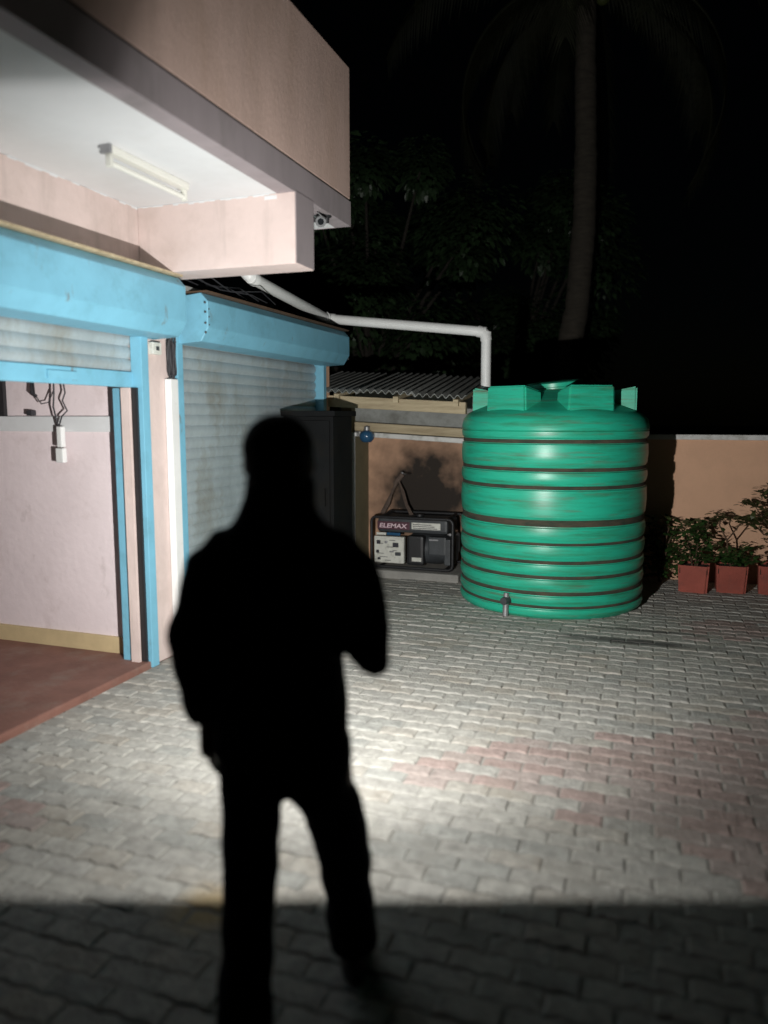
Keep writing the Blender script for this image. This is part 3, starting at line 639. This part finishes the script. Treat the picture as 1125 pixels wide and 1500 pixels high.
# ------------------------------------------------------------------ trees beyond the wall
random.seed(77)
def broadleaf(loc, label, clumps, n_leaf, size, trunk_h):
    t = thing('broadleaf_tree', label, 'tree', loc, 0, 'dark trees beyond the wall')
    T('trunk', M['darkbark'], t, [(0, 0, -.1), (.06, .02, trunk_h*.5), (-.05, .05, trunk_h)], [.2, .16, .12], 12)
    bl_ = bmesh.new()
    for (cx_, cy_, cz_, rr) in clumps:
        tube(bl_, [(-.05, .05, trunk_h*.85), (cx_*.5, cy_*.5, (trunk_h+cz_)/2+.1), (cx_, cy_, cz_)], [.05, .03, .012], 7)
    obj('branches', bl_, M['darkbark'], t)
    bm = Leaves()
    def fn(i):
        cx_, cy_, cz_, rr = random.choice(clumps); d = Vector((random.gauss(0, 1), random.gauss(0, 1), random.gauss(0, .8))).normalized(); q = random.random()**.5
        return (Vector((cx_, cy_, cz_))+d*rr*q, (d.x, d.y, d.z*.4-.35))
    leafset(bm, n_leaf, fn, size); bm.to_obj('crown', M['treeleaf'], t)
def clumps(n, rx, ry, z0, z1, r):
    return [(random.uniform(-rx, rx), random.uniform(-ry, ry), random.uniform(z0, z1), r*random.uniform(.6, 1.2)) for _ in range(n)]
broadleaf((-3.9, 10.6, -.09), 'dark leafy tree filling the gap above the annexe roof', clumps(26, 1.5, .8, 2.1, 5.2, .6), 16000, .13, 2.0)
broadleaf((-2.3, 12.9, -.09), 'dark leafy tree behind the shed roof beside the palm trunk', clumps(26, 1.4, .7, 1.6, 5.0, .6), 16000, .13, 1.7)
palm = thing('palm_tree', 'tall coconut palm with a bare leaning trunk behind the green tank', 'palm', (-1.42, 11.5, -.09))
pts = [(-.12, 0, -.05), (.0, 0, 1.0), (.12, 0, 2.1), (.32, 0, 3.2), (.39, 0, 4.4), (.38, 0, 5.4), (.34, 0, 6.5), (.32, 0, 7.6)]
bm = bmesh.new(); pr = []; rr = []
for i in range(len(pts)-1):
    for k in range(10):
        pr.append(Vector(pts[i]).lerp(Vector(pts[i+1]), k/10)); rr.append((.20-.010*i)*(1.0 if k % 2 else .95))
tube(bm, pr, rr, 16); obj('trunk', bm, M['bark'], palm, True, 30)
crown = Vector((.32, 0, 7.55))
for k in range(17):
    az = 2*math.pi*k/17*1.0 + random.uniform(-.15, .15); L = random.uniform(3.2, 4.2); el = random.uniform(-.1, 1.0)
    bm = bmesh.new(); lf = Leaves(); rp = []; p = crown.copy(); e = el; N = 16
    for i in range(N+1):
        rp.append(p.copy()); p = p + Vector((math.cos(az)*math.cos(e), math.sin(az)*math.cos(e), math.sin(e)))*(L/N); e -= .135
    tube(bm, rp, [.035*(1-i/(N+2))+.004 for i in range(N+1)], 6)
    for i in range(2, N+1):
        for q in range(4):
            b0 = rp[i-1].lerp(rp[i], q/4); tdir = (rp[i]-rp[i-1]).normalized(); sd = tdir.cross(Vector((0, 0, 1))).normalized()
            ll = .75*math.sin(math.pi*(i/(N+1.5)))**.6*random.uniform(.75, 1.1)
            for s in (-1, 1):
                d = (sd*s*.55 + tdir*.45 + Vector((0, 0, -.65))).normalized(); w = tdir*.022
                lf.add((b0-w, b0+d*ll*.5-w*.9, b0+d*ll+Vector((0, 0, -.08)), b0+d*ll*.5+w*.9, b0+w))
    me = bpy.data.meshes.new('frond'); nb = len(bm.verts); bm.verts.index_update()
    me.from_pydata([v.co[:] for v in bm.verts]+lf.v, [], [tuple(v.index for v in f.verts) for f in bm.faces]+[tuple(i+nb for i in f) for f in lf.f]); bm.free(); link('frond', me, M['frond'], palm)
for k in range(4):
    bm = bmesh.new(); ball(bm, crown+Vector((.22*math.cos(k*1.6), .22*math.sin(k*1.6), -.2)), (.12, .12, .15), 14, 10); obj('coconut', bm, M['leaf2'], palm, True)

# ------------------------------------------------------------------ person holding the floodlight, seen from behind
PL = cw(-.255, 1.87)
per = thing('person', 'person in dark clothes seen from behind, walking and holding a floodlight', 'person', PL, YAW)
LC = Vector((.045, .345, 1.17))               # lamp centre in the person's frame
bar = Vector((.045, .235, 1.17))              # handle bar centre
bm = bmesh.new()
# body: torso, head, arms with hands, legs; one continuous surface
loft(bm, [(0, 0, .74, .10, .09), (0, 0, .85, .135, .10), (0, 0, 1.0, .125, .095), (0, 0, 1.15, .14, .10), (0, 0, 1.26, .135, .085), (0, 0, 1.315, .095, .07), (0, .0, 1.36, .058, .055)])
loft(bm, [(0, .0, 1.30, .052, .052), (0, .005, 1.39, .05, .052), (0, .01, 1.46, .05, .055)], 20)
ball(bm, (0, -.005, 1.515), (.074, .092, .088)); ball(bm, (0, .035, 1.455), (.055, .062, .068)); ball(bm, (0, .075, 1.415), (.024, .022, .02))
ball(bm, (0, .1, 1.475), (.014, .02, .024)); ball(bm, (0, .085, 1.515), (.045, .014, .012)); ball(bm, (0, .092, 1.438), (.024, .012, .009))
for s in (-1, 1): ball(bm, (s*.076, -.005, 1.485), (.012, .022, .032)); ball(bm, (s*.04, .06, 1.465), (.025, .025, .022))
shL, elL, wrL = (-.162, 0, 1.25), (-.222, -.03, 1.05), (-.196, .02, .83)
shR, elR, wrR = (.162, 0, 1.25), (.222, -.06, 1.02), (.075, .155, 1.155)
tube(bm, [(-.1, 0, 1.255), shL, Vector(shL).lerp(elL, .5), elL, Vector(elL).lerp(wrL, .4), wrL], [.05, .048, .045, .04, .038, .027], 14)
tube(bm, [(.1, 0, 1.255), shR, Vector(shR).lerp(elR, .5), elR, Vector(elR).lerp(wrR, .4), wrR], [.05, .048, .045, .038, .036, .027], 14)
# left hand, relaxed beside the thigh
tube(bm, [wrL, (-.192, .03, .80), (-.188, .036, .755), (-.186, .038, .735)], [(.026, .02), (.034, .02), (.042, .018), (.04, .014)], 14)
for i, (yo, ln) in enumerate(((.068, .9), (.048, 1.0), (.027, .95), (.008, .75))):
    tube(bm, [(-.188, yo, .75), (-.190, yo+.004, .75-.04*ln), (-.180, yo+.006, .75-.068*ln), (-.163, yo+.006, .75-.082*ln)], [.0095, .009, .0085, .007], 10)
tube(bm, [(-.186, .045, .80), (-.176, .078, .775), (-.168, .086, .745), (-.160, .084, .722)], [.013, .011, .0095, .0075], 10)
# right hand closed round the handle bar
pc = bar + Vector((.0, -.045, .0))
tube(bm, [wrR, (.06, .175, 1.163), pc+Vector((0, .01, .008)), pc+Vector((0, .025, .018))], [(.022, .026), (.026, .036), (.018, .042), (.014, .042)], 14)
for i, (xo, ln) in enumerate(((-.032, .95), (-.011, 1.0), (.011, .97), (.031, .8))):
    c = bar + Vector((xo, 0, 0))
    tube(bm, [c+Vector((0, -.03, .016)), c+Vector((0, -.012, .028)), c+Vector((0, .012, .024)), c+Vector((0, .024*ln, .004)), c+Vector((0, .014, -.018*ln))], [.0095, .0095, .009, .0085, .007], 10)
tube(bm, [pc+Vector((-.034, 0, -.006)), bar+Vector((-.044, -.02, -.016)), bar+Vector((-.036, .004, -.026)), bar+Vector((-.014, .018, -.024))], [.013, .0115, .0095, .0075], 10)
hipL, knL, anL = (-.080, 0, .80), (-.092, -.005, .43), (-.094, -.12, .10)
hipR, knR, anR = (.082, 0, .80), (.142, .11, .43), (.168, .20, .09)
for h_, k_, a_ in ((hipL, knL, anL), (hipR, knR, anR)):
    tube(bm, [h_, Vector(h_).lerp(k_, .5), k_, Vector(k_).lerp(a_, .35), a_], [.085, .065, .05, .05, .035], 14)
    tube(bm, [Vector(a_)+Vector((0, -.05, -.05)), Vector(a_)+Vector((0, .03, -.05)), Vector(a_)+Vector((0, .13, -.065))], [.03, .034, .025], 12)
me = remeshed(bm, .0055, 4); body = link('body', me, M['skin'], per, True)
# hair
bm = bmesh.new(); ball(bm, (0, -.014, 1.521), (.086, .098, .086), 32, 22)
for v in bm.verts:                               # tuck the shell under the skin below the hairline
    c = v.co; low = 1.42 + max(0, (c.y+.02))*1.35
    if c.z < low: k_ = min(1, (low-c.z)/.05); v.co = Vector((c.x*(1-.22*k_), -.014+(c.y+.014)*(1-.22*k_), c.z))
    elif c.z < 1.515: k_ = (1.515-c.z)/.095; w_ = max(.001, math.hypot(c.x/.083, (c.y+.014)/.096)); f_ = 1+(.97/w_-1)*min(1, k_*1.5)*.85; v.co = Vector((c.x*f_, -.014+(c.y+.014)*f_, c.z))
obj('hair', bm, M['hair'], per, True)
for s in (-1, 1):
    bm = bmesh.new(); ball(bm, (s*.03, .079, 1.492), .011, 12, 8); obj('eye', bm, M['eye'], per, True)
# jacket
bm = bmesh.new()
loft(bm, [(-.008, 0, .745, .155, .13), (-.006, 0, .77, .172, .135), (-.004, 0, .90, .166, .128), (0, 0, 1.0, .154, .12), (0, 0, 1.12, .158, .125), (0, -.005, 1.20, .178, .125), (0, -.005, 1.265, .172, .11), (0, -.003, 1.30, .152, .1), (0, 0, 1.325, .136, .095), (0, 0, 1.345, .116, .092), (0, 0, 1.368, .096, .09), (0, -.003, 1.395, .086, .086), (0, -.005, 1.43, .084, .085), (0, -.005, 1.455, .081, .083), (0, -.005, 1.464, .072, .074)], 32)
tube(bm, [(-.07, 0, 1.272), (-.135, 0, 1.262), (-.178, -.003, 1.225), Vector(shL).lerp(elL, .5), elL, Vector(elL).lerp(wrL, .45), Vector(elL).lerp(wrL, .96)], [.07, .07, .066, .062, .060, .058, .050], 16)
tube(bm, [(.07, 0, 1.272), (.135, 0, 1.262), (.178, -.005, 1.225), Vector(shR).lerp(elR, .5)+Vector((.012, 0, 0)), Vector(elR)+Vector((.004, 0, 0)), Vector(elR).lerp(wrR, .45), Vector(elR).lerp(wrR, .93)], [.07, .07, .066, .062, .056, .053, .044], 16)
me = remeshed(bm, .009, 14)
for v in me.vertices:                          # cloth folds
    c = v.co; v.co += v.normal*(.0035*math.sin(c.z*55+c.x*18)*math.sin(c.x*31+c.y*20+1.3) + .0025*math.sin(c.z*23-c.y*40))
link('jacket', me, M['cloth'], per, True)
# trousers
bm = bmesh.new()
loft(bm, [(0, 0, .66, .105, .095), (0, 0, .70, .14, .11), (0, 0, .80, .148, .112), (0, 0, .86, .145, .11)], 28)
tube(bm, [hipL, (-.083, 0, .66), Vector(hipL).lerp(knL, .6), knL, Vector(knL).lerp(anL, .5), Vector(anL)+Vector((0, -.005, -.01))], [.09, .086, .077, .070, .070, .068], 18)
tube(bm, [hipR, (.082, .015, .66), Vector(hipR).lerp(knR, .6), knR, Vector(knR).lerp(anR, .5), Vector(anR)+Vector((0, -.005, -.01))], [.092, .088, .08, .074, .072, .068], 18)
me = remeshed(bm, .009, 5)
for v in me.vertices:
    c = v.co; v.co += v.normal*(.004*math.sin(c.z*48+c.x*25)*math.sin(c.y*28+.7) + .003*math.sin(c.z*17))
link('trousers', me, M['trouser'], per, True)
for a_ in (anL, anR):
    bm = bmesh.new(); ax, ay, az = a_
    loft(bm, [(ax, ay+.05, az-.102+.02, .045, .13), (ax, ay+.05, az-.07, .046, .132), (ax, ay+.035, az-.035, .042, .10), (ax, ay, az+.01, .04, .055)], 20)
    obj('shoe', bm, M['shoe'], per, True, 60)

# the floodlight: shallow tray with a small bright chip; its rim cuts the beam off above and below
fld = thing('handheld_floodlight', 'lit floodlight held out in front of the dark figure', 'floodlight', PL, YAW)
RH, DEP, TILT = .0726, .025, R(-9.5)
def LP(bm):
    bmesh.ops.rotate(bm, verts=bm.verts, cent=(0, 0, 0), matrix=Matrix.Rotation(TILT, 3, 'X')); bmesh.ops.translate(bm, verts=bm.verts, vec=LC); return bm
bm = bmesh.new(); RW = .10
box(bm, -RW-.008, RW+.008, -.02, 0, -RH-.008, RH+.008)
for s in (-1, 1):
    box(bm, -RW-.008, RW+.008, -.010, DEP, s*(RH+.006)-.006, s*(RH+.006)+.006); box(bm, s*(RW+.006)-.006, s*(RW+.006)+.006, -.010, DEP-.001, -RH-.003, RH+.003)
obj('housing', LP(bm), M['black'], fld)
bm = bmesh.new()
for k in range(7): box(bm, -.09+.03*k-.003, -.09+.03*k+.003, -.04, -.0205, -RH, RH)
obj('cooling_fins', LP(bm), M['black'], fld)
bm = bmesh.new(); box(bm, -.010, .010, .0005, .003, -.005, .005); obj('light_chip', LP(bm), M['chip'], fld)
bd = bpy.data.lights.new('reflector_beam', 'SPOT'); bd.energy = LAMP_BEAM; bd.spot_size = R(146); bd.spot_blend = 1.0; bd.shadow_soft_size = .02; bd.color = (1.0, .985, .95)
bo = bpy.data.objects.new('reflector_beam', bd); COL.objects.link(bo); bo.parent = fld; bo.location = LC + Vector((0, .03, -.004)); bo.rotation_euler = (R(90)+R(2), 0, 0)
bm = bmesh.new()
tube(bm, [(-.075, -.035, 0), (-.07, -.09, 0), (-.055, -.108, 0), (0, -.11, 0), (.055, -.108, 0), (.07, -.09, 0), (.075, -.035, 0)], .0105, 10)
bmesh.ops.translate(bm, verts=bm.verts, vec=LC); obj('handle', bm, M['black'], fld, True)
bpy.context.view_layer.update()
